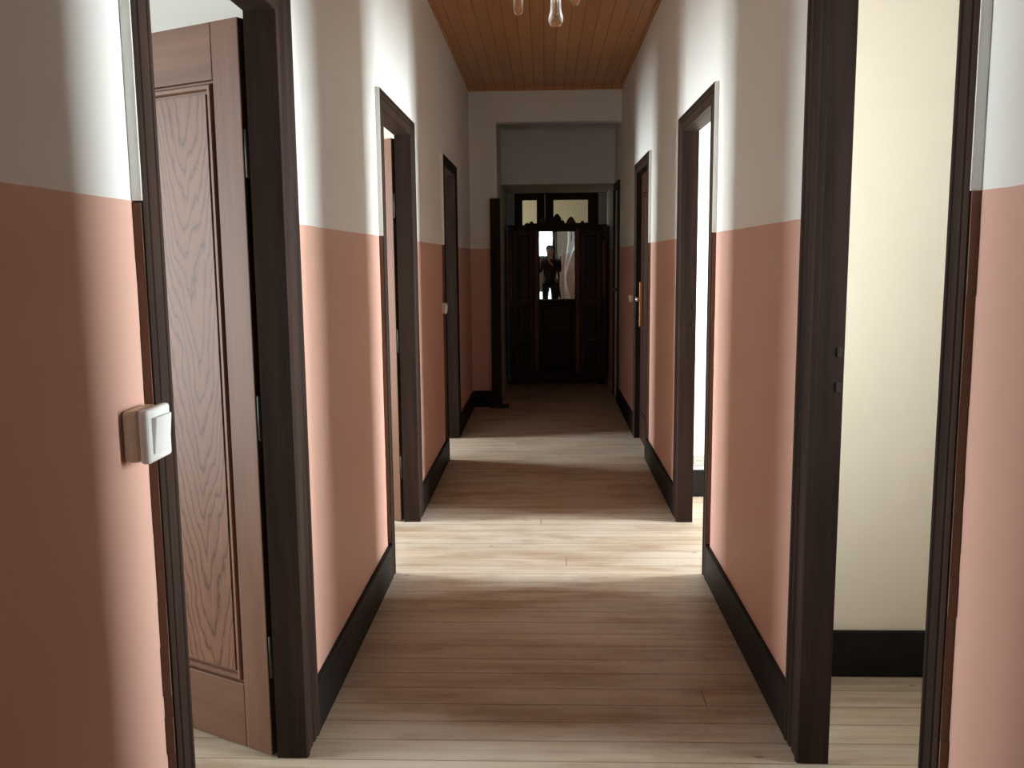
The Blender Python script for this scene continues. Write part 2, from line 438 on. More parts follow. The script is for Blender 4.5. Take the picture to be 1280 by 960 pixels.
# dark post standing at the corner of the pier, on a low plinth
t5 = tag(empty('trim_4', (-0.494, 9.22, 0)), 'dark brown wooden post at the corner of the far pier', 'post', 'structure')
bm = bmesh.new(); box(bm, -0.05, 0.05, -0.03, 0.028, 0, 2.105)
obj('post', bm, M['casing'], t5, bevel=0.006)
bm = bmesh.new(); box(bm, -0.07, 0.125, -0.05, 0.029, 0, 0.03)
obj('plinth', bm, M['deep'], t5, bevel=0.004)

# ------------------------------------------------------------------ doorways
PROF = [(0, 0), (0, .017), (.06, .021), (.14, .021), (.18, .016), (.52, .016), (.56, .010), (.61, .010), (.65, .017), (.80, .017), (.84, .012), (.88, .02), (1, .02), (1, 0)]
def casing_bm(s, xf, yn, yf, zh, wn, wf, wh):
    bm = bmesh.new(); st = []
    for d, t in PROF:
        x = xf - s * t
        st.append([(x, yn - d * wn, 0), (x, yn - d * wn, zh + d * wh), (x, yf + d * wf, zh + d * wh), (x, yf + d * wf, 0)])
    vs = [[bm.verts.new(p) for p in row] for row in st]; m = len(vs)
    for i in range(m):
        a, b = vs[i], vs[(i + 1) % m]
        for j in range(3): bm.faces.new((a[j], a[j + 1], b[j + 1], b[j]))
    bm.faces.new([r[0] for r in vs]); bm.faces.new([r[3] for r in vs])
    return bm

def make_leaf(parent, loc, rotz, width, height, handle_side=None, handle_mat=None, mat=None, panelmat=None, thick=0.036, plate_t=0.004):
    """leaf-local frame: hinge corner at the origin, leaf along +x, visible face at y = 0, thickness to -y"""
    st, top, bot = 0.105, 0.155, 0.212
    mat = mat or M['leaf']; panelmat = panelmat or M['oak']
    bm = bmesh.new()
    g = 0.0015
    box(bm, 0, st, -thick, 0, 0.006, height); box(bm, width - st, width, -thick, 0, 0.006, height)
    box(bm, st + g, width - st - g, -thick, -0.0006, height - top, height, 1); box(bm, st + g, width - st - g, -thick, -0.0006, 0.006, bot, 1)
    # the two long edges of the leaf are a darker brown
    bm.normal_update()
    bmesh.ops.recalc_face_normals(bm, faces=bm.faces)
    for f in bm.faces:
        if abs(f.normal.x) > .9 and (f.calc_center_median().x < 0.001 or f.calc_center_median().x > width - .001): f.material_index = 2
    leaf = obj('door_leaf', bm, [mat, M['railx'] if mat is M['leaf'] else mat, M['leafdark']], parent, loc, rotz, bevel=0.0025)
    # raised panel, its own piece
    px0, px1, pz0, pz1 = st + .001, width - st - .001, bot + .001, height - top - .001
    bm = bmesh.new()
    def ring(i, y): return [bm.verts.new((x, y, z)) for x, z in ((px0 + i, pz0 + i), (px1 - i, pz0 + i), (px1 - i, pz1 - i), (px0 + i, pz1 - i))]
    for sgn, y0 in ((1, -thick / 2 + 0.003), (-1, -thick / 2 - 0.003)):
        a, b, c = ring(0, y0), ring(0.0345, y0), ring(0.0362, y0 + sgn * 0.0105)
        for p, q in ((a, b), (b, c)):
            for i in range(4): bm.faces.new((p[i], p[(i + 1) % 4], q[(i + 1) % 4], q[i]))
        bm.faces.new(c)
    obj('panel', bm, panelmat, leaf)
    # bolection moulding round the panel on both faces
    for yy, sg in ((0, 1), (-thick, -1)):
        bm = bmesh.new(); prof = [(0, -.013), (.007, -.013), (.009, -.002), (.013, .0015), (.022, .001), (.0245, -.003), (.0255, -.0135), (.036, -.0135)]
        rows = []
        for d, t in prof:
            y = yy + sg * t
            rows.append([bm.verts.new(p) for p in ((px0 + d, y, pz0 + d), (px1 - d, y, pz0 + d), (px1 - d, y, pz1 - d), (px0 + d, y, pz1 - d))])
        for a, b in zip(rows, rows[1:]):
            for i in range(4): bm.faces.new((a[i], a[(i + 1) % 4], b[(i + 1) % 4], b[i]))
        obj('panel_moulding', bm, mat, leaf)
    if handle_side:
        hx = width - 0.062 if plate_t < .01 else width - .115
        for yy, sg in ((0, 1), (-thick, -1)):
            bm = bmesh.new(); box(bm, hx - .026, hx + .026, yy, yy + sg * plate_t, 0.95, 1.31)
            pl = obj('handle_plate', bm, handle_mat or M['brass'], leaf, bevel=0.0015)
            pl['label'] = 'tall orange brass handle plate'
            bm = bmesh.new()
            lathe(bm, [(r_, yy + sg * (plate_t + t_)) for r_, t_ in ((.011, 0), (.009, .010), (.012, .014), (.020, .020), (.021, .027), (.015, .033), (.004, .035))], (hx, 0, 1.17), 'y', 18)
            obj('door_knob', bm, M['steel'], leaf)
            bm = bmesh.new(); box(bm, hx - .004, hx + .004, yy + sg * (plate_t - .0005), yy + sg * (plate_t + .0015), 1.04, 1.065)
            obj('keyhole', bm, M['iron'], leaf)
    return leaf

def hinge(parent, loc):
    bm = bmesh.new()
    lathe(bm, [(.004, -.068), (.008, -.064), (.008, .064), (.004, .068)], (0, 0, 0), 'z', 12)
    obj('hinge', bm, M['iron'], parent, loc)

def doorway(num, s, idx, label, swing, cat='door'):
    xf, xb = (LX, LB) if s < 0 else (RX, RB)
    a, b = DOORS_Y[idx]; yn, yf = a + WN, b - WF
    cy = (yn + yf) / 2; L = (xf, cy, 0)
    root = tag(empty('door_%d' % num, L), label, cat, 'structure')
    sh = tuple(-c for c in L)
    obj('casing', casing_bm(s, xf, yn, yf, HEAD, WN, WF, WH), M['casing'], root, shift=sh, bevel=0.0015)
    bm = bmesh.new(); e = 0.0006; xa, xc = xf - s * 0.0166, xb + s * 0.0006
    xa = xf - s * 0.0
    box(bm, xa, xc, yn - .03 + e, yn, 0, HEAD + .03 - e); box(bm, xa, xc, yf, yf + .03 - e, 0, HEAD + .03 - e); box(bm, xa, xc, yn, yf, HEAD, HEAD + .03 - e)
    obj('jamb', bm, M['casing'], root, shift=sh)
    # plaster fillet on the camera side of the casing: white over the paint line, bare brown wood below
    bm = bmesh.new(); box(bm, xf, xf - s * .0195, a - .004, a - .0004, PAINT, HEAD + WH)
    p = obj('plaster_fillet', bm, M['white'], root, shift=sh, bevel=0.001); p['label'] = 'white painted plaster edge beside the casing'
    bm = bmesh.new()
    zz = BASE_H + .01
    while zz < PAINT - .02:
        h = random.uniform(.03, .14); w = random.uniform(.001, .0055)
        box(bm, xf, xf - s * .016, a - w, a - .0003, zz, min(zz + h, PAINT)); zz += h
    p = obj('worn_edge', bm, M['raw'], root, shift=sh); p['label'] = 'ragged bare brown wood edge'
    for zz in (1.235, 1.135) if swing != 'far' else ():
        bm = bmesh.new(); x0 = xb - s * 0.012
        box(bm, x0 - .007, x0 + .007, yf - .0016, yf - .0002, zz - .013, zz + .013)
        obj('strike_plate', bm, M['iron'], root, shift=sh)
    w = yf - yn - .006
    if swing == 'far':            # hinged on the far jamb, folded back into the room
        ang = math.radians(152.7) if s < 0 else math.radians(27.3)
        px = xb + s * 0.018
        hl = (px - xf, yf + .002 - cy, 0)
        make_leaf(root, hl, ang, w, 2.165, 'free')
        for z in (0.32, 1.05, 1.80): hinge(root, (px - xf - s * .009, yf + .010 - cy, z))
    elif swing == 'near':         # hinged on the near jamb, folded back into the room towards the camera
        px = xb + s * 0.022
        ang = math.radians(-27.3) if s > 0 else math.radians(207.3)
        th = 0.036
        # the hidden face is turned to the opening: shift so that the leaf clears the jamb
        make_leaf(root, (px - xf, yn - .004 - cy, 0), ang, w, 2.165, 'free')
        for z in (0.32, 1.05, 1.80): hinge(root, (px - xf - s * .009, yn - .004 - cy, z))
    elif swing == 'shut':
        # leaf sits 25 mm behind the corridor face; hinge at the near jamb, knob towards the far one
        lf = make_leaf(root, (xf + s * .026 - xf, yn + .003 - cy, 0), math.radians(90), w, 2.172, 'free', mat=M['deep'], panelmat=M['deep'], plate_t=.022)
        bm = bmesh.new(); box(bm, xf - s * .022, xf - s * .032, yf + .01, yf + .028, .235, .275)
        p = obj('door_catch', bm, M['steel'], root, shift=sh, bevel=.002); p['label'] = 'small bright metal catch low on the casing'
    return root

doorway(1, -1, 0, 'nearest doorway beside the light switch, its brown oak leaf standing ajar', 'far')
doorway(2, 1, 0, 'wide open dark doorway showing a cream room wall and black skirting', 'near')
doorway(3, -1, 1, 'second doorway on the light switch side, lit leaf edge showing inside', 'far')
doorway(4, 1, 1, 'second open dark doorway showing a glaring white room wall', 'near')
doorway(5, -1, 2, 'farthest doorway on the light switch side, next to small white switch', 'far')
doorway(6, 1, 2, 'closed dark brown door with a tall orange brass handle plate', 'shut')

# closed dark door in the passage wall
cy = (R4[0] + R4[1]) / 2
r4 = tag(empty('door_7', (RX, cy, 0)), 'narrow dark closed door in the passage wall beside the wardrobe', 'door', 'structure')
obj('casing', casing_bm(1, RX, R4[0] + .02, R4[1] - .02, R4[2] - .02, .10, .05, .07), M['deep'], r4, shift=(-RX, -cy, 0))
make_leaf(r4, (.02, R4[0] + .024 - cy, 0), math.radians(90), R4[1] - R4[0] - .048, R4[2] - .03, 'free', M['iron'], mat=M['deep'], panelmat=M['deep'])

# ------------------------------------------------------------------ glazed double door behind the wardrobe
DY = 11.45
d8 = tag(empty('door_8', (0.145, DY, 0)), 'dark glazed double door in a grey frame behind the wardrobe', 'door', 'structure')
sh = (-0.145, -DY, 0)
bm = bmesh.new(); box(bm, VL, -0.371, DY - .03, DY + .09, 0, 2.31); box(bm, .662, RX, DY - .03, DY + .09, 0, 2.31)
p = obj('door_frame', bm, M['greyframe'], d8, shift=sh, bevel=.004); p['label'] = 'grey painted frame posts'
for x0, x1, p0, p1 in ((-.370, .004, -.273, -.097), (.006, .661, .112, .536)):
    bm = bmesh.new(); z1 = 2.308
    box(bm, x0, p0, DY, DY + .04, .005, z1); box(bm, p1, x1, DY, DY + .04, .005, z1)
    box(bm, p0, p1, DY, DY + .04, 2.225, z1); box(bm, p0, p1, DY, DY + .04, 1.10, 1.20); box(bm, p0, p1, DY, DY + .04, .005, .25)
    box(bm, p0, p1, DY, DY + .04, 1.73, 1.77)
    lf = obj('door_leaf', bm, M['deep'], d8, shift=sh)
    for za, zb in ((1.20, 1.73), (1.77, 2.225)):
        bm = bmesh.new(); box(bm, p0, p1, DY + .018, DY + .022, za, zb); obj('pane', bm, M['pane'], lf)
    bm = bmesh.new(); box(bm, p0, p1, DY + .012, DY + .028, .25, 1.10); obj('panel', bm, M['deep'], lf)
# the lit room past it
bm = bmesh.new(); box(bm, -RD, RD, 14.0, 14.1, 0, CEIL)
structure('wall_far_room', bm, M['olive'], 'pale olive wall seen through the panes above the wardrobe', 'wall')
bm = bmesh.new(); box(bm, LB, LB - .1, 9.36, 11.62, 0, CEIL); 
structure('wall_partition_9', bm, M['white'], 'plain wall closing off the far passage', 'wall')
bm = bmesh.new(); box(bm, RB + .001, RB + .1, 9.36, 11.62, 0, CEIL)
structure('wall_partition_10', bm, M['white'], 'plain wall behind the narrow dark passage door', 'wall')

# ------------------------------------------------------------------ entrance door behind the camera (seen in the wardrobe mirror)
d9 = tag(empty('door_9', (-0.04, BACK, 0)), 'entrance door with bright glass upper half at the other corridor end', 'door', 'structure')
sh = (0.04, -BACK, 0)
bm = bmesh.new(); y0, y1 = BACK - .14, BACK - .06
box(bm, -.498, -.44, y0, y1, 0, 2.615); box(bm, .36, .418, y0, y1, 0, 2.615); box(bm, -.44, .36, y0, y1, 2.56, 2.615)
obj('door_frame', bm, M['casing'], d9, shift=sh)
bm = bmesh.new(); y0, y1 = BACK - .12, BACK - .08
box(bm, -.438, -.36, y0, y1, .005, 2.555); box(bm, .22, .358, y0, y1, .005, 2.555)
box(bm, -.36, .22, y0, y1, 2.49, 2.555); box(bm, -.36, .22, y0, y1, 1.38, 1.62); box(bm, -.36, .22, y0, y1, .005, .24)
lf = obj('door_leaf', bm, M['casing'], d9, shift=sh)
bm = bmesh.new(); box(bm, -.36, .22, BACK - .107, BACK - .093, .24, 1.38); obj('panel', bm, M['deep'], lf)
bm = bmesh.new(); box(bm, -.36, .22, BACK - .102, BACK - .098, 1.62, 2.49); obj('pane', bm, M['pane'], lf)

# ------------------------------------------------------------------ room windows (daylight enters here)
def window(num, s, w, label):
    y0, y1, z0, z1 = w
    root = tag(empty('window_%d' % num, (s * (RD + .12), (y0 + y1) / 2, z0)), label, 'window', 'structure')
    sh = (-s * (RD + .12), -(y0 + y1) / 2, -z0); x0, x1 = s * (RD + .10), s * (RD + .15); f = .045; ym = (y0 + y1) / 2
    bm = bmesh.new()
    box(bm, x0, x1, y0 + .001, y0 + f, z0 + .001, z1 - .001); box(bm, x0, x1, y1 - f, y1 - .001, z0 + .001, z1 - .001)
    box(bm, x0, x1, y0 + f, y1 - f, z0 + .001, z0 + f); box(bm, x0, x1, y0 + f, y1 - f, z1 - f, z1 - .001)
    obj('window_frame', bm, M['white'], root, shift=sh)
    bm = bmesh.new(); box(bm, x0, x1, ym - .02, ym + .02, z0 + f, z1 - f)
    obj('mullion', bm, M['white'], root, shift=sh)
    bm = bmesh.new(); box(bm, s * (RD - .07), s * (RD + .09), y0 - .05, y1 + .05, z0 - .04, z0)
    obj('window_sill', bm, M['white'], root, shift=sh)
k = 0
WL = ['casement window of the room with the ajar oak leaf', 'casement window of the second room on the light switch side', 'casement window of the third room on the light switch side',
      'casement window of the cream walled room', 'casement window of the glaring white room']
for s in (-1, 1):
    for w in WINS[s]:
        k += 1; window(k, s, w, WL[k - 1])

# ------------------------------------------------------------------ switches and socket
def switch(loc, s, label, size=0.078, depth=0.045, name='light_switch'):
    """s: -1 on the switch-side wall (faces +x), +1 on the opposite wall"""
    root = tag(empty(name, loc), label, 'light switch', group='corridor light switches')
    d = -s; h = size / 2
    bm = bmesh.new(); box(bm, 0, d * depth * .62, -h, h, -h, h)
    p = obj('back_box', bm, M['plasticside'], root, bevel=size * .10, seg=3); p['label'] = 'surface mounted box with side shade in its beige'
    bm = bmesh.new(); box(bm, d * (depth * .62 + .0003), d * depth, -h * 1.04, h * 1.04, -h * 1.04, h * 1.04)
    obj('cover_plate', bm, M['plastic'], root, bevel=size * .07, seg=3)
    bm = bmesh.new()
    w = h * .70
    v = [bm.verts.new(p) for p in ((d * depth, -w, -w), (d * depth, w, -w), (d * depth, w, w), (d * depth, -w, w), (d * (depth + .003), -w, -w), (d * (depth + .003), w, -w), (d * (depth + .009), w, w), (d * (depth + .009), -w, w))]
    for f in ((0, 1, 2, 3), (4, 5, 6, 7), (0, 1, 5, 4), (1, 2, 6, 5), (2, 3, 7, 6), (3, 0, 4, 7)): bm.faces.new([v[i] for i in f])
    obj('rocker', bm, M['plastic'], root, bevel=.002)
    return root
switch((LX, 1.598, 1.195), -1, 'large white square light switch beside the nearest door casing', 0.094, 0.05)
switch((LX, 6.60, 1.155), -1, 'small white light switch beside the farthest doorway', 0.075, 0.035)
switch((RX, 7.98, 1.155), 1, 'small white light switch just beyond the closed door', 0.06, 0.03)
so = tag(empty('wall_socket', (0.965, 5.675, 0.232)), 'small grey wall socket above the black skirting in bright room', 'socket')
bm = bmesh.new(); box(bm, -.036, .036, -.012, 0, -.036, .036); obj('cover_plate', bm, M['greyframe'], so, bevel=.004)
bm = bmesh.new(); lathe(bm, [(.02, -.0125), (.02, -.0118)], (0, 0, 0), 'y', 20); obj('socket_well', bm, M['plasticside'], so)
for dx in (-.0095, .0095):
    bm = bmesh.new(); lathe(bm, [(.004, -.0136), (.004, -.0126)], (dx, 0, 0), 'y', 10); obj('pin_hole', bm, M['darkplastic'], so)

# ------------------------------------------------------------------ ceiling lamp
PY = 3.7
lamp = tag(empty('ceiling_lamp', (0.047, PY, CEIL)), 'unlit hanging ceiling lamp with clear glass bulb over the corridor', 'lamp')
Z0 = 2.392 - CEIL
bm = bmesh.new(); lathe(bm, [(.055, 0), (.055, -.012), (.03, -.03), (.012, -.045)], n=24); obj('ceiling_rose', bm, M['brass'], lamp)
bm = bmesh.new(); tube(bm, [(0, 0, -.04), (0, 0, Z0 + .26)], .007); obj('stem', bm, M['brass'], lamp)
bm = bmesh.new(); lathe(bm, [(.012, Z0 + .262), (.036, Z0 + .25), (.036, Z0 + .235), (.018, Z0 + .215), (.018, Z0 + .135), (.016, Z0 + .132)], n=20); obj('hub', bm, M['brass'], lamp)
bm = bmesh.new()
lathe(bm, [(.0005, Z0), (.012, Z0 + .002), (.022, Z0 + .009), (.0285, Z0 + .022), (.030, Z0 + .033), (.027, Z0 + .046), (.0225, Z0 + .060), (.021, Z0 + .085), (.020, Z0 + .128)], n=28)
obj('bulb', bm, M['glass'], lamp)
bm = bmesh.new(); lathe(bm, [(.003, Z0 + .036), (.006, Z0 + .04), (.006, Z0 + .09), (.012, Z0 + .125)], n=12); obj('filament_mount', bm, M['frost'], lamp)
for dx, dz in ((-.145, .052), (.075, .082)):
    bm = bmesh.new(); tube(bm, [(0, 0, Z0 + .242), (dx * .5, 0, Z0 + .275), (dx, 0, Z0 + .26), (dx, 0, Z0 + dz + .12)], .006); obj('arm', bm, M['brass'], lamp)
    bm = bmesh.new()
    lathe(bm, [(.010, Z0 + dz + .145), (.016, Z0 + dz + .12), (.020, Z0 + dz + .07), (.019, Z0 + dz + .012), (.012, Z0 + dz), (.002, Z0 + dz - .002)], (dx, 0, 0), n=20)
    obj('glass_shade', bm, M['frost'], lamp)

# ------------------------------------------------------------------ wardrobe with mirror
WX0, WX1, WY0, WY1, WZ = -0.432, 0.724, 10.88, 11.385, 1.90
wc = (WX0 + WX1) / 2
ward = tag(empty('wardrobe', (wc, WY0, 0)), 'dark carved wooden wardrobe with central mirror at the far end', 'wardrobe')
hw = (WX1 - WX0) / 2; D = WY1 - WY0
bm = bmesh.new()
box(bm, -hw, -hw + .03, .012, D, .13, WZ - .05); box(bm, hw - .03, hw, .012, D, .13, WZ - .05); box(bm, -hw + .03, hw - .03, D - .015, D, .13, WZ - .05)
box(bm, -hw + .03, hw - .03, .012, D - .015, .13, .155); box(bm, -hw + .03, hw - .03, .012, D - .015, WZ - .075, WZ - .05)
obj('carcass', bm, M['ward'], ward, bevel=.003)
for sx in (-1, 1):
    for yy in (.035, D - .045):
        bm = bmesh.new(); lathe(bm, [(.028, 0), (.036, .02), (.030, .045), (.022, .06), (.034, .09), (.04, .13)], (sx * (hw - .055), yy, 0), 'z', 16)
        obj('foot', bm, M['ward'], ward)
# apron with wavy lower edge
bm = bmesh.new(); top, bot = [], []
for i in range(41):
    u = -1 + 2 * i / 40; x = u * (hw - .012)
    z = .085 + .022 * math.cos(u * math.pi * 3) + (.012 if abs(u) > .9 else 0)
    if abs(u) < .12: z -= .018 * (1 - abs(u) / .12)
    top.append(x); bot.append(z)
fr = [[bm.verts.new((x, y, z)) for x, z in zip(top, bot)] for y in (-.004, .022)]
tp = [[bm.verts.new((x, y, .150)) for x in top] for y in (-.004, .022)]
for i in range(40):
    for q in ((fr[0][i], fr[0][i + 1], tp[0][i + 1], tp[0][i]), (fr[1][i], tp[1][i], tp[1][i + 1], fr[1][i + 1]), (fr[0][i], fr[1][i], fr[1][i + 1], fr[0][i + 1]), (tp[0][i], tp[0][i + 1], tp[1][i + 1], tp[1][i])): bm.faces.new(q)
for i in (0, 40): bm.faces.new((fr[0][i], tp[0][i], tp[1][i], fr[1][i]))
obj('apron', bm, M['ward'], ward)
# cornice
bm = bmesh.new(); prof = [(-.030, WZ - .055), (-.022, WZ - .045), (-.02, WZ - .03), (0, WZ - .022), (.012, WZ - .01), (.012, WZ)]
rows = []
for d, z in prof:
    rows.append([bm.verts.new(p) for p in ((-hw - .002 - d, -.004 - d - .018, z), (hw + .002 + d, -.004 - d - .018, z), (hw + .002 + d, D, z), (-hw - .002 - d, D, z))])
for a, b in zip(rows, rows[1:]):
    for i in range(4): bm.faces.new((a[i], a[(i + 1) % 4], b[(i + 1) % 4], b[i]))
bm.faces.new(rows[0]); bm.faces.new(rows[-1])
obj('cornice', bm, M['ward'], ward)
# front posts: outer ones reddish and turned, inner ones fluted flat
for x in (-hw + .026, hw - .026):
    bm = bmesh.new(); box(bm, x - .025, x + .025, -.010, .0118, .15, WZ - .056)
    ps = obj('front_post', bm, M['ward'], ward, bevel=.004)
    bm = bmesh.new(); zs = [1.03, 1.05, 1.07, 1.10, 1.35, 1.62, 1.68, 1.70, 1.72]; rs = [.016, .02, .013, .017, .021, .016, .02, .013, .018]
    lathe(bm, list(zip(rs, zs)), (x, -.012, 0), 'z', 14)
    c = obj('turned_column', bm, M['wardpost'], ps); c['label'] = 'reddish turned column'
for x in (-.242, .242):
    bm = bmesh.new(); box(bm, x - .022, x + .022, -.012, .0118, .15, WZ - .056)
    obj('front_post', bm, M['wardpost'], ward, bevel=.005)
# side doors: upper tall panel, two lower panels
def frame_with_panels(x0, x1, z0, z1, rails, name, parts):
    bm = bmesh.new(); w = .045
    box(bm, x0, x0 + w, -.006, .0118, z0, z1); box(bm, x1 - w, x1, -.006, .0118, z0, z1)
    edges = [z0] + rails + [z1]
    for i, z in enumerate(edges):
        a, b = (z, z + .05) if i == 0 else ((z - .05, z) if i == len(edges) - 1 else (z - .022, z + .022))
        box(bm, x0 + w, x1 - w, -.006, .0118, a, b)
    d = obj(name, bm, M['wardpost'] if False else M['ward'], ward, bevel=.003)
    for i in range(len(edges) - 1):
        a = edges[i] + (.05 if i == 0 else .022); b = edges[i + 1] - (.05 if i == len(edges) - 2 else .022)
        bm = bmesh.new(); px0, px1 = x0 + w, x1 - w
        r0 = [bm.verts.new(p) for p in ((px0, .006, a), (px1, .006, a), (px1, .006, b), (px0, .006, b))]
        r1 = [bm.verts.new(p) for p in ((px0 + .03, -.001, a + .03), (px1 - .03, -.001, a + .03), (px1 - .03, -.001, b - .03), (px0 + .03, -.001, b - .03))]
        for j in range(4): bm.faces.new((r0[j], r0[(j + 1) % 4], r1[(j + 1) % 4], r1[j]))
        bm.faces.new(r1); obj('panel', bm, M['wardpanel'], d)
        bm = bmesh.new()          # thin reddish bead round the panel
        for u0, u1, v0, v1 in ((px0, px1, a, a + .008), (px0, px1, b - .008, b), (px0, px0 + .008, a + .008, b - .008), (px1 - .008, px1, a + .008, b - .008)):
            box(bm, u0, u1, -.012, .002, v0, v1)
        obj('panel_moulding', bm, M['wardpost'], d)
    return d
for x0, x1 in ((-hw + .053, -.266), (.266, hw - .053)):
    d = frame_with_panels(x0, x1, .155, WZ - .06, [.571, 1.0], 'door', None)
    bm = bmesh.new(); kx = x1 - .022 if x0 < 0 else x0 + .022
    lathe(bm, [(.004, -.006), (.005, -.02), (.011, -.026), (.011, -.034), (.004, -.038)], (kx, 0, .95), 'y', 12); obj('knob', bm, M['iron'], d)
# centre: mirror door above, two deep drawers below
mz0, mz1, mx = 1.03, 1.848, .207
bm = bmesh.new()
box(bm, -.219, -mx, -.008, .0118, 1.0, WZ - .058); box(bm, mx, .219, -.008, .0118, 1.0, WZ - .058)
box(bm, -mx, mx, -.008, .0118, 1.0, mz0); box(bm, -mx, mx, -.008, .0118, WZ - .078, WZ - .058)
md = obj('mirror_door', bm, M['ward'], ward, bevel=.002)
# slightly rippled old mirror glass
bm = bmesh.new(); nx, nz = 20, 32; g = []
for j in range(nz + 1):
    row = []
    for i in range(nx + 1):
        x = -mx + 2 * mx * i / nx; z = mz0 - .002 + (WZ - .078 - mz0 + .004) * j / nz
        u = i / nx
        y = .004 + .0007 * math.sin(u * 16 + math.sin(j * .16) * 1.6) * max(0, u - .5)
        row.append(bm.verts.new((x, y, z)))
    g.append(row)
for j in range(nz):
    for i in range(nx):
        f = bm.faces.new((g[j][i], g[j][i + 1], g[j + 1][i + 1], g[j + 1][i])); f.smooth = True
mir = obj('mirror', bm, M['mirror'], md); mir['label'] = 'tall rectangular mirror glass'
for z0, z1 in ((.160, .565), (.577, .992)):
    bm = bmesh.new(); x0, x1 = -.218, .218
    r = []
    for dd, y in ((0, .0118), (0, -.004), (.012, -.010), (.03, -.010), (.045, -.003), (.07, -.010)):
        r.append([bm.verts.new(p) for p in ((x0 + dd, y, z0 + dd), (x1 - dd, y, z0 + dd), (x1 - dd, y, z1 - dd), (x0 + dd, y, z1 - dd))])
    for a, b in zip(r, r[1:]):
        for j in range(4): bm.faces.new((a[j], a[(j + 1) % 4], b[(j + 1) % 4], b[j]))
    bm.faces.new(r[-1]); bm.faces.new(r[0])
    dr = obj('drawer', bm, M['wardpanel'], ward)
    for kx in (-.1, .1):
        bm = bmesh.new(); zz = (z0 + z1) / 2
        tube(bm, [(kx - .035, -.010, zz), (kx - .035, -.026, zz - .006), (kx, -.030, zz - .014), (kx + .035, -.026, zz - .006), (kx + .035, -.010, zz)], .0035, 8)
        obj('drawer_pull', bm, M['iron'], dr)
bm = bmesh.new(); tube(bm, [(-.148, -.005, .145), (-.148, -.022, .14), (-.150, -.026, .10), (-.150, -.02, .075)], .0045, 8)
c = obj('key', bm, M['steel'], ward); c['label'] = 'small bright metal pull at the foot'
# carved crest on the cornice: a palmette between scrolls
def crest_h(u):
    u = abs(u)
    h = .020
    for c, w, a in ((0.0, .12, .125), (.12, .05, .055), (.285, .115, .09), (.36, .03, .035), (.52, .06, .045), (.60, .035, .03)):
        h = max(h, a * max(0, 1 - ((u - c) / w) ** 2))
    return h
bm = bmesh.new(); nu = 140; f0, f1, b0, b1 = [], [], [], []
for i in range(nu + 1):
    u = -.66 + 1.32 * i / nu; x = u * hw; h = crest_h(u) * 1.05
    f0.append(bm.verts.new((x, .012, WZ + .0005))); f1.append(bm.verts.new((x, .018, WZ + h)))
    b0.append(bm.verts.new((x, .048, WZ + .0005))); b1.append(bm.verts.new((x, .042, WZ + h)))
for i in range(nu):
    for q in ((f0[i], f0[i + 1], f1[i + 1], f1[i]), (b0[i], b1[i], b1[i + 1], b0[i + 1]), (f1[i], f1[i + 1], b1[i + 1], b1[i]), (f0[i], b0[i], b0[i + 1], f0[i + 1])): bm.faces.new(q)
for i in (0, nu): bm.faces.new((f0[i], f1[i], b1[i], b0[i]))
cr = obj('crest', bm, M['ward'], ward); cr['label'] = 'carved wooden crest with scrolls'
for sx in (-1, 1):
    bm = bmesh.new(); pts = []
    for i in range(28):
        a = i / 27 * 2.2 * math.pi; r = .034 * (1 - i / 34)
        pts.append((sx * (.285 * hw + r * math.cos(a) * 1.0), .010, WZ + .042 + r * math.sin(a)))
    tube(bm, pts, [.008 * (1 - i / 45) for i in range(28)], 8); obj('scroll', bm, M['wardpost'], cr)
for k2 in range(-3, 4):
    bm = bmesh.new(); a = k2 * .30
    tube(bm, [(0, .010, WZ + .02), (math.sin(a) * .05, .006, WZ + .02 + math.cos(a) * .06), (math.sin(a) * .075, .012, WZ + .02 + math.cos(a) * .088)], [.005, .009, .003], 8)
    obj('palmette_lobe', bm, M['ward'], cr)

# ------------------------------------------------------------------ person taking the picture (shows in the mirror only)
def skin_mesh(name, joints, edges, mat, parent, root=0, sub=2):
    me = bpy.data.meshes.new(name); me.from_pydata([j[0] for j in joints], edges, []); me.materials.append(mat)
    o = bpy.data.objects.new(name, me); COL.objects.link(o); o.parent = parent
    sk = o.modifiers.new('skin', 'SKIN'); sk.use_smooth_shade = True
    for i, j in enumerate(joints):
        r = j[1] if isinstance(j[1], tuple) else (j[1], j[1])
        me.skin_vertices[0].data[i].radius = r
        me.skin_vertices[0].data[i].use_root = (i == root)
    sb = o.modifiers.new('sub', 'SUBSURF'); sb.levels = sub; sb.render_levels = sub
    return o
PX, PYY = 0.12, -0.50
per = tag(empty('person', (PX, PYY, 0)), 'person in dark jacket and trousers holding up a phone, mirrored in wardrobe', 'person')
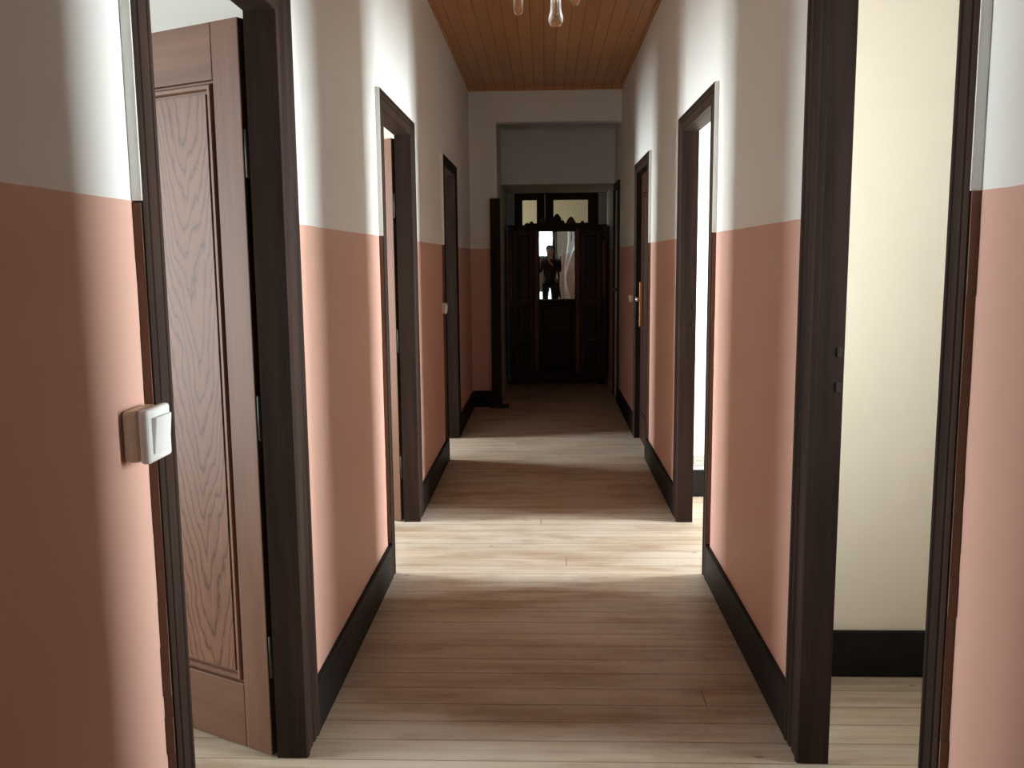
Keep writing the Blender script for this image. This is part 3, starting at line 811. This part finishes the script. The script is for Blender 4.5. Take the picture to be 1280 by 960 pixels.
# local frame: faces +y.  The phone is held at the camera point: local (-PX, -PYY, EYE)
tx, ty, tz = -PX, -PYY - 0.06, EYE
J = [((0, 0, .98), (.155, .115)), ((0, -.005, 1.18), (.135, .10)), ((0, .0, 1.38), (.165, .11)), ((0, .005, 1.50), (.07, .065)), ((0, .02, 1.57), (.072, .075)),
     ((0, .035, 1.66), (.098, .115)), ((0, .025, 1.745), (.10, .118)), ((0, .01, 1.80), (.06, .075))]
E = [(0, 1), (1, 2), (2, 3), (3, 4), (4, 5), (5, 6), (6, 7)]
hands = []
for s in (-1, 1):
    n0 = len(J)
    hx = tx + s * .082
    J += [((s * .10, 0, .90), .088), ((s * .11, .01, .50), .058), ((s * .11, -.02, .10), .040), ((s * .12, .06, .045), .038), ((s * .125, .15, .03), .030)]
    E += [(0, n0), (n0, n0 + 1), (n0 + 1, n0 + 2), (n0 + 2, n0 + 3), (n0 + 3, n0 + 4)]
    J += [((s * .175, 0, 1.44), .062), ((s * .235, .09, 1.20), .045), ((hx + s * .05, ty - .09, tz - .075), .028), ((hx + s * .032, ty - .035, tz - .055), .026), ((hx + s * .024, ty - .012, tz - .03), .024)]
    E += [(2, n0 + 5), (n0 + 5, n0 + 6), (n0 + 6, n0 + 7), (n0 + 7, n0 + 8), (n0 + 8, n0 + 9)]
    p = n0 + 9
    for k2 in range(4):   # four fingers behind the phone, stacked in height
        zz = tz - .045 + k2 * .020; ln = (.020, .026, .028, .022)[k2]; m0 = len(J)
        J += [((hx + s * .022, ty + .006, zz), .0095), ((hx + s * .006, ty + .020, zz + .002), .0085), ((hx - s * ln, ty + .022, zz + .003), .0075)]
        E += [(p, m0), (m0, m0 + 1), (m0 + 1, m0 + 2)]
    m0 = len(J)           # thumb on the screen side
    J += [((hx + s * .012, ty - .020, tz - .040), .0105), ((hx - s * .004, ty - .016, tz - .018), .009), ((hx - s * .018, ty - .014, tz - .006), .008)]
    E += [(p, m0), (m0, m0 + 1), (m0 + 1, m0 + 2)]
body = skin_mesh('body', J, E, M['skin'], per)
# face
for nm, c, r, mt in (('nose', (0, .128, 1.665), (.012, .02, .018), 'skin'), ('eye', (-.03, .112, 1.70), (.013, .008, .008), 'plastic'), ('eye', (.03, .112, 1.70), (.013, .008, .008), 'plastic'),
                     ('mouth', (0, .114, 1.625), (.024, .008, .006), 'wardpost'), ('ear', (-.078, .03, 1.68), (.008, .018, .028), 'skin'), ('ear', (.078, .03, 1.68), (.008, .018, .028), 'skin')):
    bm = bmesh.new(); bmesh.ops.create_uvsphere(bm, u_segments=14, v_segments=10, radius=1)
    bmesh.ops.scale(bm, vec=r, verts=bm.verts); bmesh.ops.translate(bm, vec=c, verts=bm.verts)
    obj(nm, bm, M[mt], body)
bm = bmesh.new(); bmesh.ops.create_uvsphere(bm, u_segments=24, v_segments=16, radius=1)
bmesh.ops.delete(bm, geom=[v for v in bm.verts if v.co.z < -.1 - .5 * max(0, -v.co.y) + .55 * max(0, v.co.y)], context='VERTS')
bmesh.ops.scale(bm, vec=(.093, .112, .105), verts=bm.verts); bmesh.ops.translate(bm, vec=(0, .018, 1.735), verts=bm.verts)
h = obj('hair', bm, M['hair'], per); sd = h.modifiers.new('thick', 'SOLIDIFY'); sd.thickness = .012; sd.offset = 1
JJ = [((0, 0, .82), (.19, .14)), ((0, 0, .95), (.18, .135)), ((0, -.005, 1.18), (.155, .118)), ((0, 0, 1.38), (.182, .125)), ((0, .005, 1.50), (.082, .078))]
EE = [(0, 1), (1, 2), (2, 3), (3, 4)]
for s in (-1, 1):
    n0 = len(JJ); hx = tx + s * .082
    JJ += [((s * .18, 0, 1.44), .075), ((s * .238, .09, 1.20), .058), ((hx + s * .062, ty - .12, tz - .085), .040)]
    EE += [(3, n0), (n0, n0 + 1), (n0 + 1, n0 + 2)]
skin_mesh('jacket', JJ, EE, M['jacket'], per)
JJ = [((0, 0, .98), (.165, .122))]; EE = []
for s in (-1, 1):
    n0 = len(JJ)
    JJ += [((s * .10, 0, .88), .098), ((s * .11, .01, .50), .072), ((s * .11, -.02, .09), .058)]
    EE += [(0, n0), (n0, n0 + 1), (n0 + 1, n0 + 2)]
skin_mesh('trousers', JJ, EE, M['jeans'], per)
for s in (-1, 1):
    skin_mesh('shoe', [((s * .11, -.05, .045), (.042, .042)), ((s * .115, .05, .045), (.046, .042)), ((s * .125, .17, .034), (.044, .031)), ((s * .128, .205, .03), (.03, .025))], [(0, 1), (1, 2), (2, 3)], M['shoe'], per)
ph = tag(empty('mobile_phone', (0, -.055, EYE)), 'black mobile phone held up level by the person in the mirror', 'phone')
bm = bmesh.new(); box(bm, -.072, .072, -.004, .004, -.035, .035); obj('phone_body', bm, M['phone'], ph, bevel=.0035, seg=3)
bm = bmesh.new(); box(bm, -.064, .064, -.0046, -.0041, -.031, .031); obj('screen', bm, M['phone'], ph)
bm = bmesh.new(); lathe(bm, [(.006, .0041), (.006, .0055)], (.0, 0, 0), 'y', 16); obj('camera_lens', bm, M['glass'], ph)

# ------------------------------------------------------------------ light: overcast daylight at the windows
def daylight(name, loc, normal, sx, sz, watts, col=(0.88, 0.97, 1.0), spread=120):
    l = bpy.data.lights.new(name, 'AREA'); l.shape = 'RECTANGLE'; l.size = sx; l.size_y = sz; l.energy = watts; l.color = col; l.spread = math.radians(spread)
    o = bpy.data.objects.new(name, l); COL.objects.link(o); o.location = loc
    o.rotation_euler = Vector(normal).to_track_quat('-Z', 'Y').to_euler()
    return o
POW = {(-1, 0): (56, 100), (-1, 1): (122, 110), (-1, 2): (118, 120), (1, 0): (74, 62), (1, 1): (185, 115)}
for s in (-1, 1):
    for i, (y0, y1, z0, z1) in enumerate(WINS[s]):
        daylight('window_daylight', (s * (RD + .28), (y0 + y1) / 2, (z0 + z1) / 2), (-s, 0, 0), y1 - y0, z1 - z0, *(POW[(s, i)][:1]), spread=POW[(s, i)][1])
daylight('entrance_daylight', (-0.03, BACK - .25, 2.0), (0, 1, 0), .66, .97, 12)
daylight('far_room_daylight', (-2.6, 12.9, 1.9), (1, .35, 0), 1.2, 1.4, 26, (1.0, 0.95, 0.8))

w = bpy.data.worlds.new('sky'); S.world = w; w.use_nodes = True
nt = w.node_tree; bg = nt.nodes['Background']
bg.inputs[0].default_value = (0.80, 0.96, 0.90, 1); bg.inputs[1].default_value = 1.6

# ------------------------------------------------------------------ camera
F, PITCH, YAW, ROLL = 1137.69, 0.1358, 0.0369, -0.0094
fw = Vector((-math.sin(YAW) * math.cos(PITCH), math.cos(YAW) * math.cos(PITCH), -math.sin(PITCH)))
r = Vector((math.cos(YAW), math.sin(YAW), 0)); u = r.cross(fw)
r2 = math.cos(ROLL) * r + math.sin(ROLL) * u; u2 = -math.sin(ROLL) * r + math.cos(ROLL) * u
cam = bpy.data.cameras.new('camera'); co = bpy.data.objects.new('camera', cam); COL.objects.link(co)
co.matrix_world = Matrix(((r2.x, u2.x, -fw.x, 0), (r2.y, u2.y, -fw.y, 0), (r2.z, u2.z, -fw.z, EYE), (0, 0, 0, 1)))
cam.sensor_width = 36; cam.lens = F / 1280 * 36; cam.clip_start = 0.02; cam.clip_end = 100
S.camera = co

S.view_settings.view_transform = 'Standard'; S.view_settings.look = 'None'
S.view_settings.gamma = 1; S.view_settings.use_curve_mapping = False
S.view_settings.exposure = 0.45
c = S.cycles
c.use_denoising = True
try: c.denoiser = 'OPENIMAGEDENOISE'
except Exception: pass
c.max_bounces = 12; c.diffuse_bounces = 8; c.glossy_bounces = 5; c.transmission_bounces = 8; c.transparent_max_bounces = 10
c.sample_clamp_indirect = 8; c.caustics_reflective = False; c.caustics_refractive = False
